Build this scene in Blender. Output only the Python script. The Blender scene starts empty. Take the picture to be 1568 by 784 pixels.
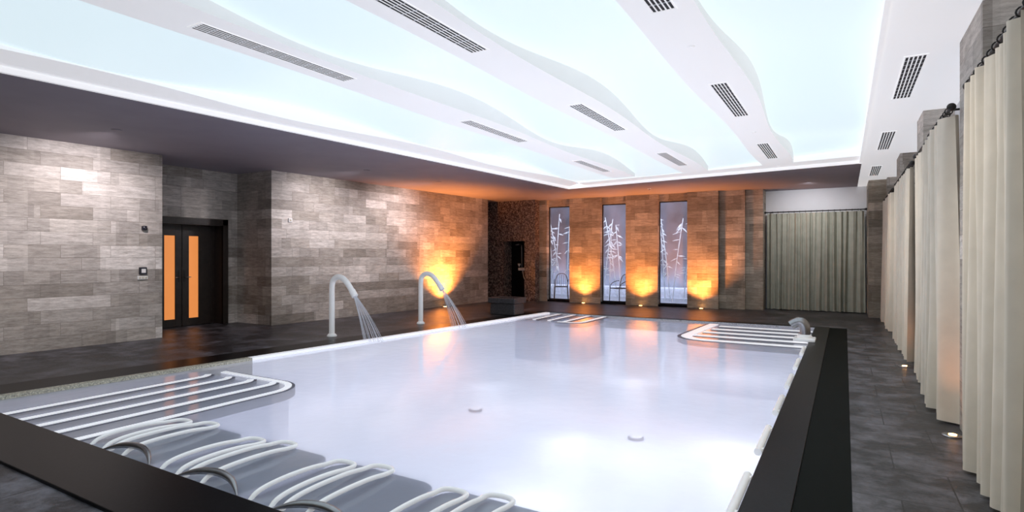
import bpy, math, random
from mathutils import Vector
random.seed(7)
D=bpy.data; SC=bpy.context.scene; COL=SC.collection
SC.view_settings.view_transform='Standard'
SC.view_settings.look='None'

# ---------------------------------------------------------------- materials
def newmat(name):
    m=D.materials.new(name); m.use_nodes=True
    nt=m.node_tree; b=nt.nodes['Principled BSDF']
    return m,nt,b
def plain(name,col,rough=.5,metal=0,emi=None,es=0,noise=0,nscale=8,bump=0,spec=.5):
    m,nt,b=newmat(name)
    b.inputs['Base Color'].default_value=(*col,1)
    b.inputs['Roughness'].default_value=rough
    b.inputs['Metallic'].default_value=metal
    b.inputs['Specular IOR Level'].default_value=spec
    if emi:
        b.inputs['Emission Color'].default_value=(*emi,1); b.inputs['Emission Strength'].default_value=es
    if noise or bump:
        tc=nt.nodes.new('ShaderNodeTexCoord'); n=nt.nodes.new('ShaderNodeTexNoise')
        n.inputs['Scale'].default_value=nscale; n.inputs['Detail'].default_value=5
        nt.links.new(tc.outputs['Object'],n.inputs['Vector'])
        if noise:
            r=nt.nodes.new('ShaderNodeValToRGB')
            r.color_ramp.elements[0].position=.3; r.color_ramp.elements[1].position=.7
            r.color_ramp.elements[0].color=(*[c*(1-noise) for c in col],1)
            r.color_ramp.elements[1].color=(*[min(1,c*(1+noise)) for c in col],1)
            nt.links.new(n.outputs['Fac'],r.inputs['Fac']); nt.links.new(r.outputs['Color'],b.inputs['Base Color'])
        if bump:
            bp=nt.nodes.new('ShaderNodeBump'); bp.inputs['Strength'].default_value=bump; bp.inputs['Distance'].default_value=.01
            nt.links.new(n.outputs['Fac'],bp.inputs['Height']); nt.links.new(bp.outputs['Normal'],b.inputs['Normal'])
    return m

def stone(name,c1,c2,bw=.75,rh=.21,mortar=.003,rough=.6,vein=.4):
    m,nt,b=newmat(name); N=nt.nodes; L=nt.links
    tc=N.new('ShaderNodeTexCoord'); sp=N.new('ShaderNodeSeparateXYZ'); L.new(tc.outputs['Object'],sp.inputs[0])
    ad=N.new('ShaderNodeMath'); ad.operation='ADD'; L.new(sp.outputs[0],ad.inputs[0]); L.new(sp.outputs[1],ad.inputs[1])
    cb=N.new('ShaderNodeCombineXYZ'); L.new(ad.outputs[0],cb.inputs[0]); L.new(sp.outputs[2],cb.inputs[1])
    def brick(w,h,off,sq,sf,ca,cbb,mo,mcol):
        br=N.new('ShaderNodeTexBrick'); L.new(cb.outputs[0],br.inputs['Vector'])
        br.inputs['Scale'].default_value=1; br.inputs['Brick Width'].default_value=w; br.inputs['Row Height'].default_value=h
        br.inputs['Mortar Size'].default_value=mo; br.inputs['Mortar Smooth'].default_value=.1
        br.offset=off; br.squash=sq; br.squash_frequency=sf; br.offset_frequency=2
        br.inputs['Color1'].default_value=(*ca,1); br.inputs['Color2'].default_value=(*cbb,1)
        br.inputs['Mortar'].default_value=(*mcol,1)
        return br
    b1=brick(bw,rh,.37,1.6,3,c1,c2,mortar,[c*.85 for c in c1])
    b2=brick(bw*1.37,rh*2,.43,1.3,2,(.76,.745,.73),(1.12,1.12,1.12),0,(1,1,1))
    b3=brick(bw*.46,rh,.61,1,2,(.80,.79,.78),(1.1,1.09,1.08),0,(1,1,1))
    mp=N.new('ShaderNodeMapping'); L.new(cb.outputs[0],mp.inputs['Vector']); mp.inputs['Scale'].default_value=(1.6,9,1)
    vadd=N.new('ShaderNodeVectorMath'); vadd.operation='MULTIPLY_ADD'; vadd.inputs[1].default_value=(9,9,9)
    L.new(b1.outputs['Color'],vadd.inputs[0]); L.new(mp.outputs[0],vadd.inputs[2])
    nz=N.new('ShaderNodeTexNoise'); nz.inputs['Scale'].default_value=2.6; nz.inputs['Detail'].default_value=9; nz.inputs['Roughness'].default_value=.8
    L.new(vadd.outputs[0],nz.inputs['Vector'])
    r=N.new('ShaderNodeValToRGB'); r.color_ramp.elements[0].position=.34; r.color_ramp.elements[1].position=.66
    v0=1-vein; v1=1+vein*.8
    r.color_ramp.elements[0].color=(v0,v0*.97,v0*.93,1); r.color_ramp.elements[1].color=(v1,v1,v1,1)
    L.new(nz.outputs['Fac'],r.inputs['Fac'])
    cur=b1.outputs['Color']
    for s in (r.outputs['Color'],b2.outputs['Color'],b3.outputs['Color']):
        mx=N.new('ShaderNodeMix'); mx.data_type='RGBA'; mx.blend_type='MULTIPLY'; mx.inputs[0].default_value=1
        L.new(cur,mx.inputs[6]); L.new(s,mx.inputs[7]); cur=mx.outputs[2]
    L.new(cur,b.inputs['Base Color'])
    b.inputs['Roughness'].default_value=rough
    bp=N.new('ShaderNodeBump'); bp.inputs['Strength'].default_value=.5; bp.inputs['Distance'].default_value=.006
    mh=N.new('ShaderNodeMath'); mh.operation='SUBTRACT'; L.new(nz.outputs['Fac'],mh.inputs[0]); L.new(b1.outputs['Fac'],mh.inputs[1])
    L.new(mh.outputs[0],bp.inputs['Height']); L.new(bp.outputs['Normal'],b.inputs['Normal'])
    return m

def floortile(name,c1,c2,w=.6,h=.6,rough=(.2,.55)):
    m,nt,b=newmat(name); N=nt.nodes; L=nt.links
    tc=N.new('ShaderNodeTexCoord')
    br=N.new('ShaderNodeTexBrick'); L.new(tc.outputs['Object'],br.inputs['Vector'])
    br.inputs['Scale'].default_value=1; br.inputs['Brick Width'].default_value=w; br.inputs['Row Height'].default_value=h
    br.inputs['Mortar Size'].default_value=.005; br.offset=.5
    br.inputs['Color1'].default_value=(*c1,1); br.inputs['Color2'].default_value=(*c2,1); br.inputs['Mortar'].default_value=(.01,.01,.012,1)
    nz=N.new('ShaderNodeTexNoise'); nz.inputs['Scale'].default_value=2.3; nz.inputs['Detail'].default_value=14; nz.inputs['Roughness'].default_value=.74
    L.new(tc.outputs['Object'],nz.inputs['Vector'])
    r=N.new('ShaderNodeValToRGB'); r.color_ramp.elements[0].position=.45; r.color_ramp.elements[1].position=.64
    r.color_ramp.elements[0].color=(.5,.5,.52,1); r.color_ramp.elements[1].color=(3.8,3.75,3.8,1)
    L.new(nz.outputs['Fac'],r.inputs['Fac'])
    mx=N.new('ShaderNodeMix'); mx.data_type='RGBA'; mx.blend_type='MULTIPLY'; mx.inputs[0].default_value=1
    L.new(br.outputs['Color'],mx.inputs[6]); L.new(r.outputs['Color'],mx.inputs[7]); L.new(mx.outputs[2],b.inputs['Base Color'])
    mr=N.new('ShaderNodeMapRange'); mr.inputs['To Min'].default_value=rough[0]; mr.inputs['To Max'].default_value=rough[1]
    L.new(nz.outputs['Fac'],mr.inputs['Value']); L.new(mr.outputs[0],b.inputs['Roughness'])
    b.inputs['Specular IOR Level'].default_value=.35
    bp=N.new('ShaderNodeBump'); bp.inputs['Strength'].default_value=.9; bp.inputs['Distance'].default_value=.012
    L.new(nz.outputs['Fac'],bp.inputs['Height']); L.new(bp.outputs['Normal'],b.inputs['Normal'])
    return m

def mosaic(name):
    m,nt,b=newmat(name); N=nt.nodes; L=nt.links
    tc=N.new('ShaderNodeTexCoord'); v=N.new('ShaderNodeTexVoronoi'); v.inputs['Scale'].default_value=30; v.inputs['Randomness'].default_value=.35
    L.new(tc.outputs['Object'],v.inputs['Vector'])
    sp=N.new('ShaderNodeSeparateColor'); L.new(v.outputs['Color'],sp.inputs[0])
    r=N.new('ShaderNodeValToRGB'); e=r.color_ramp.elements
    e[0].color=(.035,.024,.022,1); e[1].color=(.34,.26,.22,1); e.new(.55).color=(.14,.10,.09,1)
    L.new(sp.outputs[0],r.inputs['Fac']); L.new(r.outputs['Color'],b.inputs['Base Color'])
    b.inputs['Roughness'].default_value=.25
    return m

M={}
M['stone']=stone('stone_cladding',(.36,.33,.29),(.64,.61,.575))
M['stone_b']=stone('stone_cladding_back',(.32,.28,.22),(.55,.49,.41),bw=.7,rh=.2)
M['floor']=floortile('slate_floor',(.036,.036,.041),(.050,.050,.056))
M['black']=plain('black_granite',(.005,.005,.006),.3,noise=.5,nscale=60,spec=.08)
M['blackgreen']=plain('black_channel',(.003,.005,.004),.6,spec=.05)
M['white']=plain('white_plaster',(.84,.85,.87),.75,noise=.02,nscale=3)
M['whitec']=plain('white_ceiling_added_glow',(.84,.84,.85),.75,emi=(.98,.98,1),es=.44,noise=.02,nscale=3)  # plain white paint; the glow is added to brighten beams and borders
M['fascia']=plain('white_beam_side',(.80,.80,.80),.75,emi=(.98,.98,1),es=.26,noise=.02,nscale=3)  # same ceiling white with a weaker added glow, so sides read darker
M['soffit']=plain('soffit_paint',(.30,.27,.31),.7,noise=.05,nscale=2)
M['mem']=plain('stretch_ceiling_backlit',(.43,.48,.5),.45,emi=(.78,.935,1.0),es=.78)
M['poolt']=plain('pool_shell',(.80,.81,.87),.4,emi=(.84,.86,1),es=.40,noise=.03,nscale=2)  # emission added to the tiles to even out the underwater light
M['tread']=plain('pool_step_tread',(.60,.61,.70),.45,emi=(.84,.85,1),es=.18,noise=.05)  # slight glow put into the treads to lift them through the water
M['pan']=plain('lounger_shade_pan',(.36,.37,.46),.45,noise=.05)  # grey-lavender standing for the shade between lounger loops
M['step']=plain('pool_step_white',(.9,.91,.96),.35,emi=(.95,.96,1),es=.4,noise=.02)  # white edge pieces brightened by an added glow
M['riser_shade_drain']=plain('pool_riser_shade_drain',(.14,.14,.18),.5,noise=.1,nscale=30)  # dark grey painted as riser shadow; also the drain rings
M['whitem']=plain('white_tube',(.95,.95,.95),.3,emi=(1,1,1),es=.12,noise=.02)  # white enamel, small emission added so the pipes read brighter
M['loungew']=plain('lounger_white_enamel',(.93,.93,.94),.2,emi=(1,1,1),es=.15,noise=.02)  # enamel with a little added glow to make the loops stand out
M['steel']=plain('brushed_steel',(.35,.35,.36),.3,1,noise=.1,nscale=20)
M['dark']=plain('dark_metal',(.02,.018,.017),.4,.3,noise=.2)
M['wood']=plain('dark_wood',(.020,.014,.011),.35,noise=.3,nscale=12)
M['slot']=plain('vent_slot',(.05,.05,.052),.8,noise=.1)
M['orange']=plain('frosted_amber_glass',(.5,.2,.06),.5,emi=(1,.33,.08),es=.66,noise=.1,nscale=3)
M['cur']=plain('linen_curtain',(.80,.72,.60),.9,noise=.06,nscale=5,bump=.2)
M['curb']=plain('grey_curtain',(.40,.40,.325),.9,noise=.1,nscale=5,bump=.2)
M['mos']=mosaic('mosaic_tiles')
M['granite']=plain('grey_granite',(.05,.05,.055),.35,noise=.5,nscale=25,bump=.2)
M['lamp']=plain('lamp_glow_amber',(1,.6,.2),.5,emi=(1,.45,.12),es=20)
M['grate']=plain('overflow_grate',(.55,.52,.42),.6,noise=.5,nscale=60)
M['garden']=plain('garden_render',(.22,.24,.29),.9,noise=.4,nscale=1.2)
M['gground']=plain('garden_gravel',(.6,.63,.70),.9,noise=.2,nscale=10)
M['bamboo']=plain('bamboo_pale',(.74,.80,.86),.6,noise=.25,nscale=6)
M['plastic']=plain('plastic_white',(.8,.8,.78),.4,noise=.02)
M['dplastic']=plain('plastic_dark',(.02,.02,.03),.3,noise=.1)

MILK=.5
def water():
    m=D.materials.new('pool_water'); m.use_nodes=True; nt=m.node_tree; N=nt.nodes; L=nt.links
    N.clear(); out=N.new('ShaderNodeOutputMaterial')
    tr=N.new('ShaderNodeBsdfTransparent'); tr.inputs[0].default_value=(.95,.96,1,1)
    gl=N.new('ShaderNodeBsdfGlossy'); gl.inputs['Roughness'].default_value=.08
    df=N.new('ShaderNodeBsdfDiffuse'); df.inputs[0].default_value=(.85,.87,.93,1)
    tl=N.new('ShaderNodeBsdfTranslucent'); tl.inputs[0].default_value=(.85,.87,.93,1)
    fr=N.new('ShaderNodeFresnel'); fr.inputs['IOR'].default_value=1.33
    tc=N.new('ShaderNodeTexCoord'); nz=N.new('ShaderNodeTexNoise'); nz.inputs['Scale'].default_value=5; nz.inputs['Detail'].default_value=4
    L.new(tc.outputs['Object'],nz.inputs['Vector'])
    bp=N.new('ShaderNodeBump'); bp.inputs['Strength'].default_value=.15; bp.inputs['Distance'].default_value=.02
    L.new(nz.outputs['Fac'],bp.inputs['Height'])
    L.new(bp.outputs['Normal'],gl.inputs['Normal']); L.new(bp.outputs['Normal'],fr.inputs['Normal'])
    m0=N.new('ShaderNodeMixShader'); m0.inputs[0].default_value=.55; L.new(df.outputs[0],m0.inputs[1]); L.new(tl.outputs[0],m0.inputs[2])
    m1=N.new('ShaderNodeMixShader'); m1.inputs[0].default_value=MILK; L.new(tr.outputs[0],m1.inputs[1]); L.new(m0.outputs[0],m1.inputs[2])
    m2=N.new('ShaderNodeMixShader'); L.new(fr.outputs[0],m2.inputs[0]); L.new(m1.outputs[0],m2.inputs[1]); L.new(gl.outputs[0],m2.inputs[2])
    L.new(m2.outputs[0],out.inputs[0]); return m
M['water']=water()
def clear(name,fac,col=(.95,.96,1)):
    m=D.materials.new(name); m.use_nodes=True; nt=m.node_tree; N=nt.nodes; L=nt.links
    N.clear(); out=N.new('ShaderNodeOutputMaterial')
    tr=N.new('ShaderNodeBsdfTransparent'); tr.inputs[0].default_value=(*col,1)
    gl=N.new('ShaderNodeBsdfPrincipled'); gl.inputs['Base Color'].default_value=(*col,1); gl.inputs['Roughness'].default_value=.1
    m1=N.new('ShaderNodeMixShader'); m1.inputs[0].default_value=fac
    L.new(tr.outputs[0],m1.inputs[1]); L.new(gl.outputs[0],m1.inputs[2]); L.new(m1.outputs[0],out.inputs[0]); return m
M['glass']=clear('window_glass',.1,(.92,.94,1))
M['jet']=clear('water_jet',.45)

# ---------------------------------------------------------------- geometry helpers
def empty(name,loc=(0,0,0)):
    o=D.objects.new(name,None); o.location=loc; COL.objects.link(o); o.empty_display_size=.1; return o
def mesh(name,vs,fs,mat,parent=None,smooth=False):
    me=D.meshes.new(name); me.from_pydata([tuple(v) for v in vs],[],fs); me.update()
    mats=mat if isinstance(mat,list) else [mat]
    for mm in mats: me.materials.append(M[mm])
    if smooth:
        for p in me.polygons: p.use_smooth=True
    o=D.objects.new(name,me); COL.objects.link(o)
    if parent: o.parent=parent
    return o
def box(name,x0,x1,y0,y1,z0,z1,mat,parent=None,bev=0):
    vs=[(x,y,z) for z in(z0,z1) for y in(y0,y1) for x in(x0,x1)]
    fs=[(0,2,3,1),(4,5,7,6),(0,1,5,4),(1,3,7,5),(3,2,6,7),(2,0,4,6)]
    o=mesh(name,vs,fs,mat,parent)
    if bev:
        b=o.modifiers.new('b','BEVEL'); b.width=bev; b.segments=3
    return o
def prism(name,poly,z0,z1,mat,parent=None,bev=0):
    n=len(poly); vs=[(x,y,z0) for x,y in poly]+[(x,y,z1) for x,y in poly]
    fs=[tuple(reversed(range(n))),tuple(range(n,2*n))]+[(i,(i+1)%n,(i+1)%n+n,i+n) for i in range(n)]
    o=mesh(name,vs,fs,mat,parent)
    if bev:
        b=o.modifiers.new('b','BEVEL'); b.width=bev; b.segments=3
    return o
def ribbon(name,path,o0,o1,z0,z1,mat,parent):
    n=len(path); A=[];B=[]
    for i,p in enumerate(path):
        a=Vector(path[max(0,i-1)]); b=Vector(path[min(n-1,i+1)]); d=(b-a).normalized(); nn=Vector((-d.y,d.x))
        A.append(Vector(p)+nn*o0); B.append(Vector(p)+nn*o1)
    vs=[(v.x,v.y,z) for z in(z0,z1) for v in A+B]; m=2*n; fs=[]
    for i in range(n-1):
        fs.append((m+i,m+i+1,m+n+i+1,m+n+i)); fs.append((i,n+i,n+i+1,i+1))
        fs.append((i,i+1,m+i+1,m+i)); fs.append((n+i,m+n+i,m+n+i+1,n+i+1))
    fs.append((0,m,m+n,n)); fs.append((n-1,2*n-1,m+2*n-1,m+n-1))
    return mesh(name,vs,fs,mat,parent)
def strip(name,L,R,z0,z1,mat,parent):
    n=len(L); vs=[(x,y,z) for z in(z0,z1) for x,y in L+R]; m=2*n; fs=[]
    for i in range(n-1):
        fs.append((i,i+1,n+i+1,n+i)); fs.append((m+i,m+n+i,m+n+i+1,m+i+1))
        fs.append((i,m+i,m+i+1,i+1)); fs.append((n+i,n+i+1,m+n+i+1,m+n+i))
    fs.append((0,n,m+n,m)); fs.append((n-1,m+n-1,m+2*n-1,2*n-1))
    o=mesh(name,vs,fs,mat,parent)
    return o
def tube(name,pts,r,mat,parent=None,cyc=False,res=6,sub=True,radii=None):
    cu=D.curves.new(name,'CURVE'); cu.dimensions='3D'; cu.bevel_depth=r; cu.bevel_resolution=res; cu.use_fill_caps=True
    s=cu.splines.new('NURBS' if sub else 'POLY'); s.points.add(len(pts)-1)
    for i,(p,c) in enumerate(zip(s.points,pts)):
        p.co=(*c,1)
        if radii: p.radius=radii[i]
    if sub: s.order_u=3; s.use_endpoint_u=True; s.resolution_u=6
    s.use_cyclic_u=cyc
    t=D.objects.new(name+'_c',cu); COL.objects.link(t)
    dg=bpy.context.evaluated_depsgraph_get(); me=D.meshes.new_from_object(t.evaluated_get(dg))
    D.objects.remove(t); me.materials.clear(); me.materials.append(M[mat])
    for p in me.polygons: p.use_smooth=True
    o=D.objects.new(name,me); COL.objects.link(o)
    if parent: o.parent=parent
    return o
def lathe(name,prof,c,mat,parent=None,n=24,smooth=True):
    vs=[];fs=[]
    for r,z in prof:
        for i in range(n):
            a=2*math.pi*i/n; vs.append((c[0]+r*math.cos(a),c[1]+r*math.sin(a),c[2]+z))
    for j in range(len(prof)-1):
        for i in range(n):
            fs.append((j*n+i,j*n+(i+1)%n,(j+1)*n+(i+1)%n,(j+1)*n+i))
    fs.append(tuple(reversed(range(n)))); fs.append(tuple(range((len(prof)-1)*n,len(prof)*n)))
    return mesh(name,vs,fs,mat,parent,smooth)
def ball(name,c,r,mat,parent=None):
    prof=[(max(.001,r*math.sin(math.pi*i/10)),-r*math.cos(math.pi*i/10)) for i in range(11)]
    return lathe(name,prof,c,mat,parent,16)
def light(name,kind,loc,power,col,parent=None,radius=.1,target=None,angle=90,blend=.6,size=None):
    l=D.lights.new(name,kind); l.energy=power; l.color=col
    if kind=='AREA':
        l.shape='RECTANGLE'; l.size,l.size_y=size
    else: l.shadow_soft_size=radius
    if kind=='SPOT': l.spot_size=math.radians(angle); l.spot_blend=blend
    o=D.objects.new(name,l); o.location=loc; COL.objects.link(o)
    if target is not None: o.rotation_euler=(Vector(target)-Vector(loc)).to_track_quat('-Z','Y').to_euler()
    if parent: o.parent=parent
    return o

# ---------------------------------------------------------------- layout functions (metres)
CZ=3.35                                   # soffit height
def XL(y): return -7.75+.09*(y-2.15)      # pool left edge
def XW(y): return -11.2+.07*y             # left wall
def XS(y): return -7.45+.063*y            # left soffit edge
def YS(x): return 13.2-.145*(x-.27)       # far soffit edge
XR=-.54; YN=2.15; YF=13.4; WZ=-.03

# ---------------------------------------------------------------- floor
fl=empty('floor')
prism('deck_left',[(-12.3,-3),(XL(-3),-3),(XL(1.64),1.64),(XL(YN)-.2,YN),(XL(YF)-.2,YF),(XL(17.5),17.8),(-12.3,17.8)],-.3,0,'floor',fl)
prism('deck_near',[(XL(-3),-3),(.06,-3),(.06,1.64),(XL(1.64),1.64)],-.3,0,'floor',fl)
box('deck_right',.04,1.5,-3,17.8,-.3,0.001,'floor',fl)
prism('deck_far',[(XL(YF)-.2,YF+.15),(.04,YF+.15),(.04,17.8),(XL(17.5),17.8)],-.3,-.0005,'floor',fl)
box('overflow_channel',-.27,.04,1.64,14.0,-.3,-.004,'blackgreen',fl)
pool=empty('swimming_pool'); cop=pool
prism('coping_near',[(XL(1.64)-.2,1.64),(-.27,1.64),(-.27,YN),(XL(YN)-.2,YN)],-.3,.02,'black',cop,.008)
prism('coping_right',[(XR,YN),(-.27,YN),(-.27,YF+.15),(XR,YF+.15)],-.3,.01,'black',cop,.006)
prism('coping_left',[(XL(YN)-.75,YN),(XL(YN)-.12,YN),(XL(YF)-.12,YF),(XL(YF)-.5,YF)],-.3,.005,'black',cop)
prism('coping_far',[(XL(YF)-.4,YF+.02),(XR,YF+.02),(XR,YF+.2),(XL(YF)-.4,YF+.2)],-.3,.01,'black',cop)
prism('overflow_grate',[(XL(YN)-.12,YN),(XL(YN),YN),(XL(5.2),5.2),(XL(5.2)-.12,5.2)],-.3,.008,'grate',cop)
prism('overflow_lip',[(XL(5.2)-.12,5.2),(XL(5.2)-.0,5.2),(XL(YF),YF),(XL(YF)-.12,YF)],-.3,.008,'step',cop)
for i in range(8):
    box('grille_bar',-.40+i*.014,-.394+i*.014,2.9,3.1,.01,.014,'slot',cop)

# ---------------------------------------------------------------- pool
PZ=-.98
xl0,xl1=XL(YN),XL(YF)
vs=[(xl0,YN,PZ),(XR,YN,PZ),(XR,YF+.02,PZ),(xl1,YF+.02,PZ),(xl0,YN,0),(XR,YN,0),(XR,YF+.02,0),(xl1,YF+.02,0)]
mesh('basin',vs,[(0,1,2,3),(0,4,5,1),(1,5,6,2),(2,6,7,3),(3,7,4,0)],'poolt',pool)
mesh('water',[(xl0,YN,WZ),(XR,YN,WZ),(XR,YF+.02,WZ),(xl1,YF+.02,WZ)],[(0,1,2,3)],'water',pool)
def arc(cx,cy,r,a0,a1,n=8): return [(cx+r*math.cos(math.radians(a0+(a1-a0)*i/n)),cy+r*math.sin(math.radians(a0+(a1-a0)*i/n))) for i in range(n+1)]
def flight(nm,paths,closers,wd,dk):
    for k,(p,c) in enumerate(zip(paths,closers)):
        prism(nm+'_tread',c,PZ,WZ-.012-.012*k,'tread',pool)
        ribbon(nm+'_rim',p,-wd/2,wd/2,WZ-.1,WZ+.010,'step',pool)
        ribbon(nm+'_riser_shade',p,-wd/2-dk,-wd/2,WZ-.1,WZ+.003,'riser_shade_drain',pool)  # dark ribbon painting the riser's shadow beside the rim
# near-left steps descending to +X ; rounded at far right corner
P=[];C=[]
for k in range(5):
    x1=-6.98+k*.37; ye=4.30+.045*k; r=.10+.07*k
    if k==4: path=[(x1,YN+.005),(x1,3.0)]+arc(x1-r,ye-r,r,0,90)+[( -7.05,ye)]
    else:
        r=.16; path=[(x1,YN+.005),(x1,3.0)]+arc(x1-r,ye-r,r,0,60)
    P.append(path); r=.10+.07*k
    C.append([(-8.2,YN+.002)]+[(x1,YN+.002)]+arc(x1-r,ye-r,r,0,90)+[(-8.2,ye)])
flight('near',P,C,.075,.035)
# far-right steps descending toward -Y: straight nosings inside one rounded outline
P=[];C=[]
for k in range(5):
    y0=12.85-k*.56; xs=-2.42-.05*k; r=.48 if k==4 else .12
    if k==4:
        path=[(XR-.02,y0),(xs+1.2,y0)]+list(reversed(arc(xs+r,y0+r,r,180,270)))+[(xs+.1,YF-.2)]
    else: path=[(XR-.02,y0),(xs+1.2,y0),(xs+.08,y0)]
    path=list(reversed(path))
    P.append(path); C.append([(XR-.01,YF),(xs,YF)]+arc(xs+r,y0+r,r,180,270)+[(XR-.01,y0)])
flight('far',P,C,.19,.07)
# far-left steps
P=[];C=[]
for k in range(4):
    x1=-6.45+k*.42; y0=11.95-.04*k; r=.1+.05*k
    path=[(x1,y0+.05),(x1,YF-.01)]
    if k==3: path=[(x1-r-.3,y0)]+arc(x1-r,y0+r,r,-90,0)+[(x1,YF-.01)]
    P.append(path); C.append([(-7.0,y0)]+arc(x1-r,y0+r,r,-90,0)+[(x1,YF),(-6.9,YF)])
flight('left',P,C,.09,.07)
for x,y in[(-2.44,7.45),(-5.1,7.5)]:
    lathe('drain',[(.11,0),(.11,.02),(.09,.03)],(x,y,PZ),'riser_shade_drain',pool)
    lathe('drain_cap',[(.08,0),(.08,.012)],(x,y,PZ+.03),'step',pool)
# underwater lamps
PC=(.94,.95,1.0)
for x,y,p in((-1.3,4.2,13),(-1.2,7.6,18),(-2.7,5.0,10),(-3.2,6.8,8),(-3.6,10.8,10),(-5.8,9.0,6)):
    light('pool_lamp','POINT',(x,y,-.62),p,PC,pool,.33)

# overflow inlet bars along right pool wall
for i,y in enumerate([3.8,5.05,6.3,7.55,8.8,10.05]):
    g=empty('pool_edge_bar')
    tube('bar',[(XR-.035,y-.36,-.005),(XR-.035,y+.36,-.005)],.028,'whitem',g,sub=False)
    for s in(-.3,.3): box('bracket',XR-.04,XR-.001,y+s-.02,y+s+.02,-.025,.012,'whitem',g)

# hydromassage loungers
for cx in (-4.72,-3.68,-2.66,-1.68):
    lg=empty('pool_lounger')
    # darker pan just under the surface, added as shade between the loops
    prism('shade_pan',[(cx-.60,2.17),(cx+.34,2.17),(cx+.34,2.75)]+arc(cx+.16,2.85,.18,0,90)+arc(cx-.42,2.85,.18,90,180)+[(cx-.60,2.75)],WZ-.06,WZ-.018,'pan',lg)
    for off,ln in((-.46,0),(-.16,.07)):
        w=.10
        prof=[(2.17,-.12),(2.22,-.02),(2.32,.015),(2.5,.025),(2.66+ln,.02),(2.76+ln,.01),(2.82+ln,.0)]
        a=[(cx+off-w,y,z) for y,z in prof]; b=[(cx+off+w,y,z) for y,z in reversed(prof)]
        tip=[(cx+off-w,2.93+ln,-.005),(cx+off,2.96+ln,-.008),(cx+off+w,2.93+ln,-.005)]
        tube('arm_loop',a+tip+b,.016,'loungew',lg)
    tube('headrest',[(cx-.30,2.19,-.02),(cx-.2,2.24,.015),(cx-.05,2.28,.035),(cx+.1,2.29,.035),(cx+.25,2.26,.015),(cx+.36,2.2,-.02)],.025,'steel',lg,radii=(.2,.8,1,1,.8,.2))
    for yy,zz in((2.5,-.46),(3.1,-.56),(3.7,-.56)):
        tube('cross_bar',[(cx-.3,yy,zz),(cx+.3,yy,zz)],.016,'whitem',lg,sub=False)
    for j in range(5):
        xo=-.2+j*.1
        tube('seat_slat',[(cx+xo,2.3,-.38),(cx+xo,2.45,-.44),(cx+xo,2.75,-.5),(cx+xo,3.1,-.54),(cx+xo,3.4,-.5),(cx+xo,3.7,-.54),(cx+xo,3.9,-.6)],.013,'whitem',lg)
    for xx in(-.27,.27):
        tube('leg',[(cx+xx,3.1,-.56),(cx+xx,3.1,PZ)],.016,'whitem',lg,sub=False)

# swan-neck fountains
def fountain(x,y):
    f=empty('swan_neck_fountain')
    pts=[(x,y,0),(x,y,.3),(x,y,.75),(x,y,.94),(x+.03,y,1.06),(x+.15,y,1.12),(x+.28,y,1.10),(x+.42,y,1.0),(x+.55,y,.83)]
    tube('pipe',pts,.052,'whitem',f,res=8)
    lathe('base_flange',[(.09,0),(.09,.02),(.065,.05)],(x,y,0),'whitem',f)
    tube('nozzle',[(x+.52,y,.87),(x+.6,y,.77)],.06,'whitem',f,sub=False)
    random.seed(int(-x*100))
    for i in range(19):
        s=(i-9)/9
        dx=.42+.04*random.random()+.13*s; dy=.06*s
        p=[]
        for t in range(7):
            u=t/6; p.append((x+.6+dx*u*1.05,y+dy*u+.03*s,.77-.58*u-.21*u*u))
        tube('water_strand',p,.002+.003*random.random(),'jet',f,res=2)
fountain(-8.25,7.38); fountain(-8.08,9.74)

# ---------------------------------------------------------------- ceiling
ce=empty('ceiling')
YB=-3.0
lf=[(-12.4,YB),(XS(YB),YB),(XS(14.2),YS(XS(14.2))),(-12.4,YS(XS(14.2)))]
prism('soffit_left',lf,CZ,CZ+.05,'soffit',ce)
xa=XS(14.2)
prism('soffit_far',[(-12.4,YS(xa)),(xa,YS(xa)),(.29,YS(.29)),(.29,18),(-12.4,18)],CZ,CZ+.05,'soffit',ce)
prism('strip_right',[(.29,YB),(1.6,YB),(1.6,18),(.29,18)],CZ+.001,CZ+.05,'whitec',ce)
def band(name,off0,off1,z0,z1,left=True):
    y1a=YS(xa)-off0; y1b=YS(xa)-off1
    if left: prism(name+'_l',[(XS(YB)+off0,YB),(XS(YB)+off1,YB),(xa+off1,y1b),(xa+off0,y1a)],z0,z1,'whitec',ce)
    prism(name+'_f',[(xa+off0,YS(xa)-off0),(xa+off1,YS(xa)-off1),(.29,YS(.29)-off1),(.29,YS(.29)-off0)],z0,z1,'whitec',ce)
band('lip',0.0,.05,CZ-.012,CZ+.12)
band('ledge',.05,.62,CZ+.05,CZ+.3,False)
def wave(y,ph=0): return math.cos(2*math.pi*(y-6.2-ph)/4.9)
n=110; L=[];R=[]
for i in range(n+1):
    y=YB+(14.1-YB)*i/n; L.append((XS(y)+.05,y)); R.append((XS(y)+.58-.11*wave(y,-1.0),y))
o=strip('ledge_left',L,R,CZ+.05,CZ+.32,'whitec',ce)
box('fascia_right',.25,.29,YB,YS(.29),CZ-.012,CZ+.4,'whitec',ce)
def MW(x,y): return CZ+.145+.085*wave(y,.25*(x+2.8))
nx,ny=60,150; vs=[];fs=[]
for j in range(ny+1):
    for i in range(nx+1):
        x=-7.2+(0.28+7.2)*i/nx; y=YB+(14.3-YB)*j/ny
        z=MW(x,y)
        vs.append((x,y,max(z,CZ+.06)))
for j in range(ny):
    for i in range(nx):
        a=j*(nx+1)+i; fs.append((a,a+nx+1,a+nx+2,a+1))
mesh('stretch_membrane',vs,fs,'mem',ce,True)
box('slab_above',-12.5,1.7,YB-.2,18,3.85,3.95,'white',ce)
BX=(-1.17,-2.84,-4.48)
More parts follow.
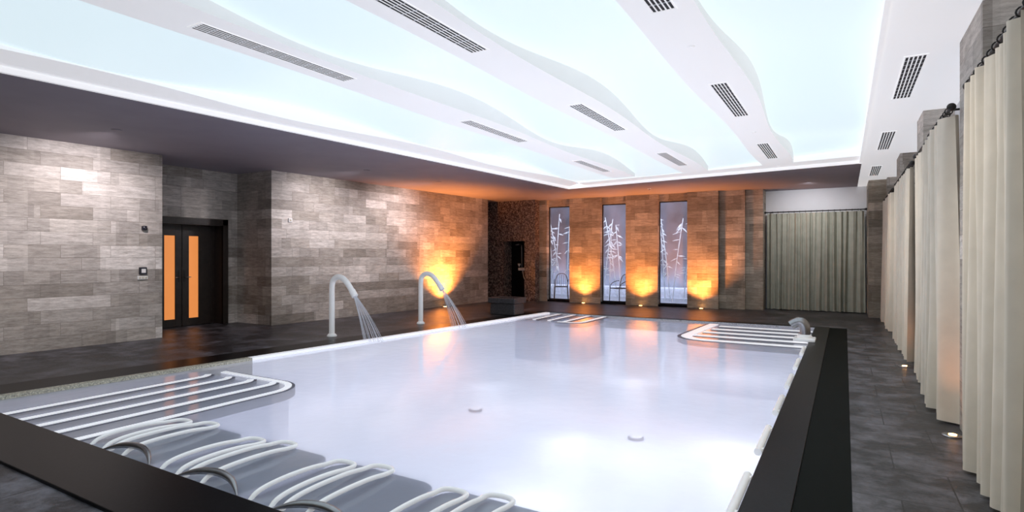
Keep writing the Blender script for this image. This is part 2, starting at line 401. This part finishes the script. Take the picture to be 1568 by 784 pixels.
for bx in BX:
    n=110; L=[];R=[]
    for i in range(n+1):
        y=YB+(12.75-YB)*i/n
        L.append((bx-.28-.02*wave(y),y)); R.append((bx+.27+.04*wave(y,.6),y))
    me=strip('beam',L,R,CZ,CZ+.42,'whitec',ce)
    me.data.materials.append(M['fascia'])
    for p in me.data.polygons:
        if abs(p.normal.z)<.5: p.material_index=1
def vent(x,y,w=.17,l=1.64):
    v=empty('ceiling_vent')
    box('recess',x-w/2,x+w/2,y-l/2,y+l/2,CZ-.002,CZ+.001,'slot',v)
    for i in range(6):
        xx=x-w/2+w*i/5
        box('slat',xx-.0055,xx+.0055,y-l/2,y+l/2,CZ-.0045,CZ-.001,'whitec',v)
    for i in range(13):
        yy=y-l/2+l*i/12
        box('cross_slat',x-w/2,x+w/2,yy-.005,yy+.005,CZ-.004,CZ-.001,'white',v)
    for yy in(y-l/2,y+l/2): box('frame_end',x-w/2-.01,x+w/2+.01,yy-.012,yy+.012,CZ-.006,CZ,'whitec',v)
for x in BX:
    for y in(3.43,7.15,10.9): vent(x,y)
for y in(3.5,7.2,10.9,14.6): vent(.57,y)
sp=empty('sprinkler_head'); lathe('body',[(.05,-.01),(.05,0),(.02,0)],(-4.6,15.2,CZ-.002),'white',sp); lathe('stem',[(.012,-.05),(.012,0)],(-4.6,15.2,CZ),'steel',sp)

# ---------------------------------------------------------------- left wall
wl=empty('wall_left')
prism('near_block',[(XW(-3),-3),(XW(5.68),5.68),(-12.4,5.68),(-12.4,-3)],0,CZ,'stone',wl)
prism('far_block',[(-12.6,7.86),(XW(7.86),7.86),(XW(15.6),15.6),(-12.4,15.6)],0,CZ,'stone',wl)
prism('corner_block',[(-12.4,15.6),(-10.75,15.6),(-10.75,17.6),(-12.4,17.6)],0,CZ,'mos',wl)
box('recess_wall_a',-12.4,-11.85,5.68,6.15,0,CZ,'stone',wl)
box('recess_wall_b',-12.4,-11.85,7.55,7.86,0,CZ,'stone',wl)
box('recess_wall_top',-12.4,-11.85,6.15,7.55,2.24,CZ,'stone',wl)
dr=empty('door_1')
box('jamb_near',-12.2,-11.82,6.15,6.2,0,2.24,'wood',dr); box('jamb_far',-12.2,-11.82,7.5,7.56,0,2.24,'wood',dr)
box('head',-12.2,-11.82,6.15,7.56,2.16,2.25,'wood',dr); box('backing',-12.4,-12.19,6.15,7.56,0,2.2,'wood',dr)
box('architrave_far',-11.85,-11.81,7.5,7.62,0,2.3,'wood',dr); box('architrave_head',-11.85,-11.81,6.05,7.62,2.18,2.3,'wood',dr)
for y0,y1,g0,g1 in((6.2,6.775,6.42,6.64),(6.785,7.40,6.93,7.14)):
    box('leaf_stile_a',-12.19,-12.13,y0,g0,.01,2.16,'wood',dr,.004); box('leaf_stile_b',-12.19,-12.13,g1,y1,.01,2.16,'wood',dr,.004)
    box('leaf_rail_top',-12.19,-12.13,g0,g1,1.93,2.16,'wood',dr); box('leaf_rail_bottom',-12.19,-12.13,g0,g1,.01,.17,'wood',dr)
    box('glass_panel',-12.17,-12.15,g0,g1,.17,1.93,'orange',dr)
box('side_fill',-12.19,-12.13,7.40,7.5,0,2.16,'wood',dr)
for yy in(6.72,6.84):
    box('handle_plate',-12.13,-12.12,yy-.02,yy+.02,.95,1.2,'dark',dr); tube('lever',[(-12.12,yy,1.05),(-12.07,yy,1.05),(-12.07,yy+(-.1 if yy<6.78 else .1),1.05)],.009,'steel',dr,sub=False)

def onwall(y): return XW(y)
yy=5.35
it=empty('wall_intercom'); x=onwall(yy)
box('body',x-.005,x+.045,yy-.06,yy+.06,1.17,1.30,'dplastic',it,.008); box('bezel',x+.045,x+.05,yy-.035,yy+.035,1.20,1.27,'plastic',it)
box('plate',x-.005,x+.02,yy-.085,yy+.085,1.08,1.145,'plastic',it,.004); 
for k in(-.05,0,.05): box('switch',x+.02,x+.026,yy+k-.018,yy+k+.018,1.095,1.13,'grate',it)
it=empty('wall_sensor'); lathe('housing',[(.03,-.04),(.045,-.03),(.045,.03),(.03,.04)],(x+.03,yy+.02,2.0),'dplastic',it); box('mount',x-.01,x+.03,yy-.0,yy+.04,1.98,2.02,'dplastic',it)
it=empty('thermostat'); x=onwall(8.3); box('plate',x-.005,x+.02,8.26,8.36,2.25,2.34,'plastic',it,.006); box('dial',x+.02,x+.03,8.29,8.33,2.28,2.31,'grate',it)

# ---------------------------------------------------------------- back wall
wb=empty('wall_back')
YBk=16.7
box('mosaic_left',-10.76,-10.0,16.4,17.2,0,CZ,'mos',wb); box('mosaic_right',-9.18,-8.78,16.4,17.2,0,CZ,'mos',wb)
box('mosaic_top',-10.0,-9.18,16.4,17.2,2.0,CZ,'mos',wb); box('niche_back',-10.0,-9.18,16.95,17.2,0,2.0,'black',wb)
for a,b,y,y2 in((-8.79,-8.50,YBk,17.0),(-7.68,-6.62,YBk,17.0),(-5.79,-4.8,YBk,17.0),(-3.94,-3.08,YBk,17.0),(-3.08,-2.4,YBk+.18,17.7),(-2.4,-1.95,YBk+.3,17.7)):
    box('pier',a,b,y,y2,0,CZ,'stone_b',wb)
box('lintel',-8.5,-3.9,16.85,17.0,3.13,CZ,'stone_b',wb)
box('sill',-8.5,-3.9,16.75,17.0,-.05,.06,'black',wb)
box('bay_wall',-2.0,.6,17.65,17.75,0,CZ,'white',wb)
box('corner_pier',.50,1.5,16.3,17.75,0,CZ,'stone_b',wb)
for i,(a,b) in enumerate(((-8.50,-7.68),(-6.62,-5.79),(-4.8,-3.94))):
    w=empty('window_%d'%(i+1))
    box('pane',a,b,16.90,16.91,.06,3.13,'glass',w)
    for s in(a,b-.02): box('frame_side',s,s+.02,16.87,16.93,.06,3.13,'dark',w)
    box('frame_top',a,b,16.87,16.93,3.10,3.13,'dark',w); box('frame_bottom',a,b,16.87,16.93,.06,.09,'dark',w)

# shower
sh=empty('wall_shower')
tube('riser',[(-9.55,16.93,.9),(-9.55,16.88,1.0),(-9.55,16.88,1.85),(-9.55,16.8,1.92),(-9.55,16.62,1.9)],.018,'steel',sh)
lathe('rose',[(.02,.03),(.09,.01),(.09,0)],(-9.55,16.6,1.87),'steel',sh)
box('mixer',-9.68,-9.42,16.84,16.94,1.0,1.1,'plastic',sh,.02); tube('hose',[(-9.5,16.86,1.0),(-9.44,16.8,.7),(-9.36,16.85,.75),(-9.35,16.9,1.3)],.014,'plastic',sh)
lathe('handset',[(.02,-.08),(.05,0),(.05,.02)],(-9.62,16.82,1.22),'plastic',sh)
# granite foot bath by the pool
pd=empty('granite_foot_bath')
gx,gy=-7.42,12.45
box('body',gx-.42,gx+.3,gy-.25,gy+.25,0.006,.30,'granite',pd,.02)
box('rim_front',gx-.46,gx+.34,gy-.3,gy-.2,.30,.44,'granite',pd,.02); box('rim_back',gx-.46,gx+.34,gy+.2,gy+.3,.30,.44,'granite',pd,.02)
box('rim_left',gx-.46,gx-.36,gy-.2,gy+.2,.30,.44,'granite',pd,.02); box('rim_right',gx+.24,gx+.34,gy-.2,gy+.2,.30,.44,'granite',pd,.02)
# water cannon at far right steps
wc=empty('water_cannon')
cx,cy=-.66,11.2
prism('plinth',[(cx-.12,cy-.2),(cx+.22,cy-.2),(cx+.22,cy+.2),(cx-.12,cy+.2)],0.01,.06,'whitem',wc,.015)
tube('neck',[(cx+.05,cy,0.04),(cx+.07,cy,.2),(cx+.03,cy,.32),(cx-.06,cy,.35),(cx-.16,cy,.27)],.085,'steel',wc,res=8)
lathe('collar',[(.12,0),(.12,.04),(.10,.07)],(cx+.05,cy,.05),'whitem',wc)

# ---------------------------------------------------------------- right wall + curtains
wr=empty('wall_right')
box('back_plane',1.18,1.35,-3,17.8,0,CZ,'white',wr)
for a,b in((5.25,6.2),(8.85,9.55),(12.3,13.1),(15.9,16.4),(1.2,2.0)):
    box('pier',.86,1.2,a,b,0,CZ,'stone',wr)
def curtain(name,along,a,b,c,z0,z1,mat,amp=.06,wl=.13,seed=0,rod=True,ra=None,rb=None):
    random.seed(seed); cu=empty(name)
    n=int((b-a)/.012); m=14; vs=[];fs=[]
    ph=[random.uniform(-1.3,1.3) for _ in range(40)]; am=[random.uniform(.45,1.3) for _ in range(40)]
    for j in range(m+1):
        u=j/m; z=z0+(z1-z0)*u
        for i in range(n+1):
            s=a+(b-a)*i/n; k=(s-a)/wl
            ki=int(k)%38; f=k-int(k); f=f*f*(3-2*f); P=ph[ki]*(1-f)+ph[ki+1]*f; A=am[ki]*(1-f)+am[ki+1]*f
            o=math.sin(2*math.pi*k+P+.5*math.sin(2.2*u+seed))*amp*A*(1-.4*u)
            o+=.25*amp*math.sin(4.3*k+2*u)*(1-u*.5)+.2*amp*math.sin(14*k)*u
            ss=s+.03*(1-u)*math.sin(k*1.3)
            vs.append((c+o,ss,z) if along=='y' else (ss,c+o,z))
    for j in range(m):
        for i in range(n):
            q=j*(n+1)+i; fs.append((q,q+1,q+n+2,q+n+1))
    o=mesh('cloth',vs,fs,mat,cu,True)
    if rod:
        ra=a-.1 if ra is None else ra; rb=b+.1 if rb is None else rb
        P=(lambda s,z:(c,s,z)) if along=='y' else (lambda s,z:(s,c,z))
        tube('rod',[P(ra,z1+.04),P(rb,z1+.04)],.016,'dark',cu,sub=False)
        for e in(ra,rb): ball('finial',P(e,z1+.04),.035,'dark',cu)
        k=int((b-a)/.13)
        for i in range(k+1):
            s=a+(b-a)*i/k; q=P(s,z1+.035)
            pts=[]
            for t in range(12):
                an=2*math.pi*t/12
                pts.append((q[0]+.028*math.cos(an),q[1],q[2]+.028*math.sin(an)) if along=='y' else (q[0],q[1]+.028*math.cos(an),q[2]+.028*math.sin(an)))
            tube('ring',pts,.005,'dark',cu,cyc=True,res=2,sub=False)
        for e in(ra+.12,rb-.12):
            q=P(e,z1+.04); tube('bracket',[q,(q[0]+.4,q[1],q[2]) if along=='y' else (q[0],q[1]+.35,q[2])],.01,'dark',cu,sub=False)
    return cu
curtain('window_curtain','y',3.75,5.3,.80,.02,2.74,'cur',.07,.21,1)
curtain('window_curtain','y',2.0,3.65,.82,.02,2.74,'cur',.065,.2,5)
curtain('window_curtain','y',6.25,7.45,.79,.02,2.74,'cur',.08,.21,2,True,6.1,8.9)
curtain('window_curtain','y',7.62,8.8,.80,.02,2.74,'cur',.065,.19,3,False)
curtain('window_curtain','y',9.6,12.2,.80,.02,2.74,'cur',.07,.2,4)
curtain('window_curtain','y',13.2,15.8,.80,.02,2.74,'cur',.07,.2,6)
curtain('bay_curtain','x',-1.88,.44,17.35,.02,2.68,'curb',.06,.15,8,True,-1.93,.48)

# rear wall behind camera
wre=empty('wall_rear'); box('plane',-12.4,1.4,-3.15,-3,0,3.9,'stone',wre)

# ---------------------------------------------------------------- garden outside windows
gd=empty('garden_courtyard')
box('ground',-14,2.2,17.75,21.2,-.1,.0,'gground',gd)
box('ground_strip',-14,-3.1,17.0,17.75,-.1,.0,'gground',gd)
box('garden_wall',-14,2.2,21,21.2,0,3.8,'garden',gd)
box('bench_ledge',-14,2.2,20.3,21,0,.35,'gground',gd)
def bamboo(x,y,seed):
    random.seed(seed); bm=empty('bamboo_plant')
    for s in range(4):
        ax=x+(s-1.5)*.2+random.uniform(-.08,.08); lean=random.choice((-1,1))*random.uniform(.1,.5); H=random.uniform(2.5,3.1); ay=y+random.uniform(-.1,.1)
        P=lambda h:(ax+lean*(h/H)**1.3,ay,h)
        tube('culm',[P(0),P(H*.33),P(H*.66),P(H)],.014,'bamboo',bm,res=3)
        lv=[];lf2=[]
        for k in range(13):
            h=random.uniform(.3,1)*H; px=P(h)[0]; sg=random.choice((-1,1)); an=random.uniform(-1.1,.1); l=random.uniform(.16,.30)
            dx=sg*math.cos(an)*l; dz=math.sin(an)*l; nx_,nz_=-dz*.09,dx*.09
            q=len(lv)
            lv+=[(px,ay,h),(px+dx*.4+nx_,ay+.03,h+dz*.4+nz_),(px+dx,ay-.06,h+dz),(px+dx*.4-nx_,ay-.02,h+dz*.4-nz_)]
            lf2.append((q,q+1,q+2,q+3))
        mesh('leaves',lv,lf2,'bamboo',bm)
for i,(x,y) in enumerate(((-9.15,18.9),(-7.0,18.9),(-4.95,18.9))): bamboo(x,y,i+20)
def chair(x,y,rz):
    c=empty('garden_chair',(x,y,0)); c.rotation_euler[2]=rz
    for sx in(-.22,.22):
        for sy in(-.2,.2): tube('leg',[(sx*1.1,sy*1.1,0),(sx,sy,.44)],.012,'dark',c,sub=False)
        tube('arm',[(sx,-.2,.44),(sx*1.1,-.2,.66),(sx*1.1,.2,.68)],.012,'dark',c)
    tube('back_hoop',[(-.22,.2,.44),(-.22,.26,.8),(0,.28,.92),(.22,.26,.8),(.22,.2,.44)],.013,'dark',c)
    for k in range(5): tube('back_wire',[(-.15+k*.075,.2,.44),(-.15+k*.075,.27,.84)],.006,'dark',c,sub=False)
    box('seat',-.22,.22,-.2,.2,.43,.46,'dark',c,.01)
chair(-8.45,17.7,.4); chair(-6.35,17.7,-.5)
light('courtyard_light','AREA',(-7,17.35,3.3),360,(.84,.9,1),gd,target=(-7,19.4,1.6),size=(10,.5))
light('courtyard_ledge_light','AREA',(-7,20.2,.6),60,(.85,.88,1),gd,target=(-7,21,.3),size=(9,.2))

# ---------------------------------------------------------------- amber uplights
AM=(1,.31,.06)
def uplight(x,y,u_,v_,gap,power,core,lens=.045):
    u=empty('floor_uplight')
    lathe('trim_ring',[(.075,0),(.075,.008),(.05,.010)],(x,y,0.0),'steel',u); lathe('lens',[(lens,0.0),(lens,.008)],(x,y,.008),'lamp',u)
    light('beam_wide','SPOT',(x-u_*.35,y-v_*.35,.05),power,AM,u,.06,(x+u_*gap,y+v_*gap,2.1),108,1)
    light('beam_core','SPOT',(x,y,.03),core,(1,.50,.14),u,.03,(x+u_*gap*.6,y+v_*gap*.6,.9),56,1)
for x in(-7.14,-5.28,-3.52): uplight(x,16.57,0,1,.13,400,32)
uplight(XW(13.3)+.15,13.3,-1,0,.15,1150,50)
def small_up(x,y,p):
    u=empty('floor_uplight')
    lathe('trim_ring',[(.075,0),(.075,.008),(.05,.010)],(x,y,0.0),'steel',u); lathe('lens',[(.028,0.0),(.028,.008)],(x,y,.008),'lamp',u)
    light('beam','SPOT',(x,y,.05),p,AM,u,.03,(x+.1,y,2.0),125,1)
small_up(.775,5.92,9); small_up(.70,9.3,4)

# soft wall washers recessed in left soffit
for y in(1.4,4.2,8.9,11.2):
    d=empty('unseen_downlight'); xx=XW(y)+1.7
    lathe('trim_ring',[(.07,-.004),(.07,0),(.05,0)],(xx,y,CZ),'soffit',d)
    light('beam','SPOT',(xx,y,CZ-.12),235 if y<6 else 190,(1,.91,.95),d,.08,(XW(y),y+.2,1.95),108,1)
# unseen spots added in the right-hand ceiling beam to brighten the curtains
for y in(3.9,7.9,11.6):
    d=empty('unseen_downlight')
    lathe('trim_ring',[(.035,-.002),(.035,0),(.025,0)],(-1.17,y+1.2,CZ),'whitec',d)
    light('beam','SPOT',(-1.17,y+1.2,CZ-.05),85,(1,.90,.76),d,.05,(.8,y+1.0,1.1),88,1)
d=empty('unseen_downlight')  # spot added to brighten the bay curtain and the wall above it
lathe('trim_ring',[(.05,-.004),(.05,0),(.03,0)],(-.8,15.9,CZ),'soffit',d)
light('beam','SPOT',(-.8,15.9,CZ-.05),95,(.97,.96,1),d,.06,(-.8,17.5,2.0),120,1)

# world
w=D.worlds.new('World'); SC.world=w; w.use_nodes=True
w.node_tree.nodes['Background'].inputs[0].default_value=(.35,.38,.6,1); w.node_tree.nodes['Background'].inputs[1].default_value=.25

# camera
cam=D.cameras.new('Camera'); cam.sensor_width=36; cam.lens=36*865/1568; cam.clip_start=.03
co=D.objects.new('Camera',cam); co.location=(0,0,1.5); co.rotation_euler=(math.radians(90),0,math.radians(30.5)); COL.objects.link(co)
SC.camera=co
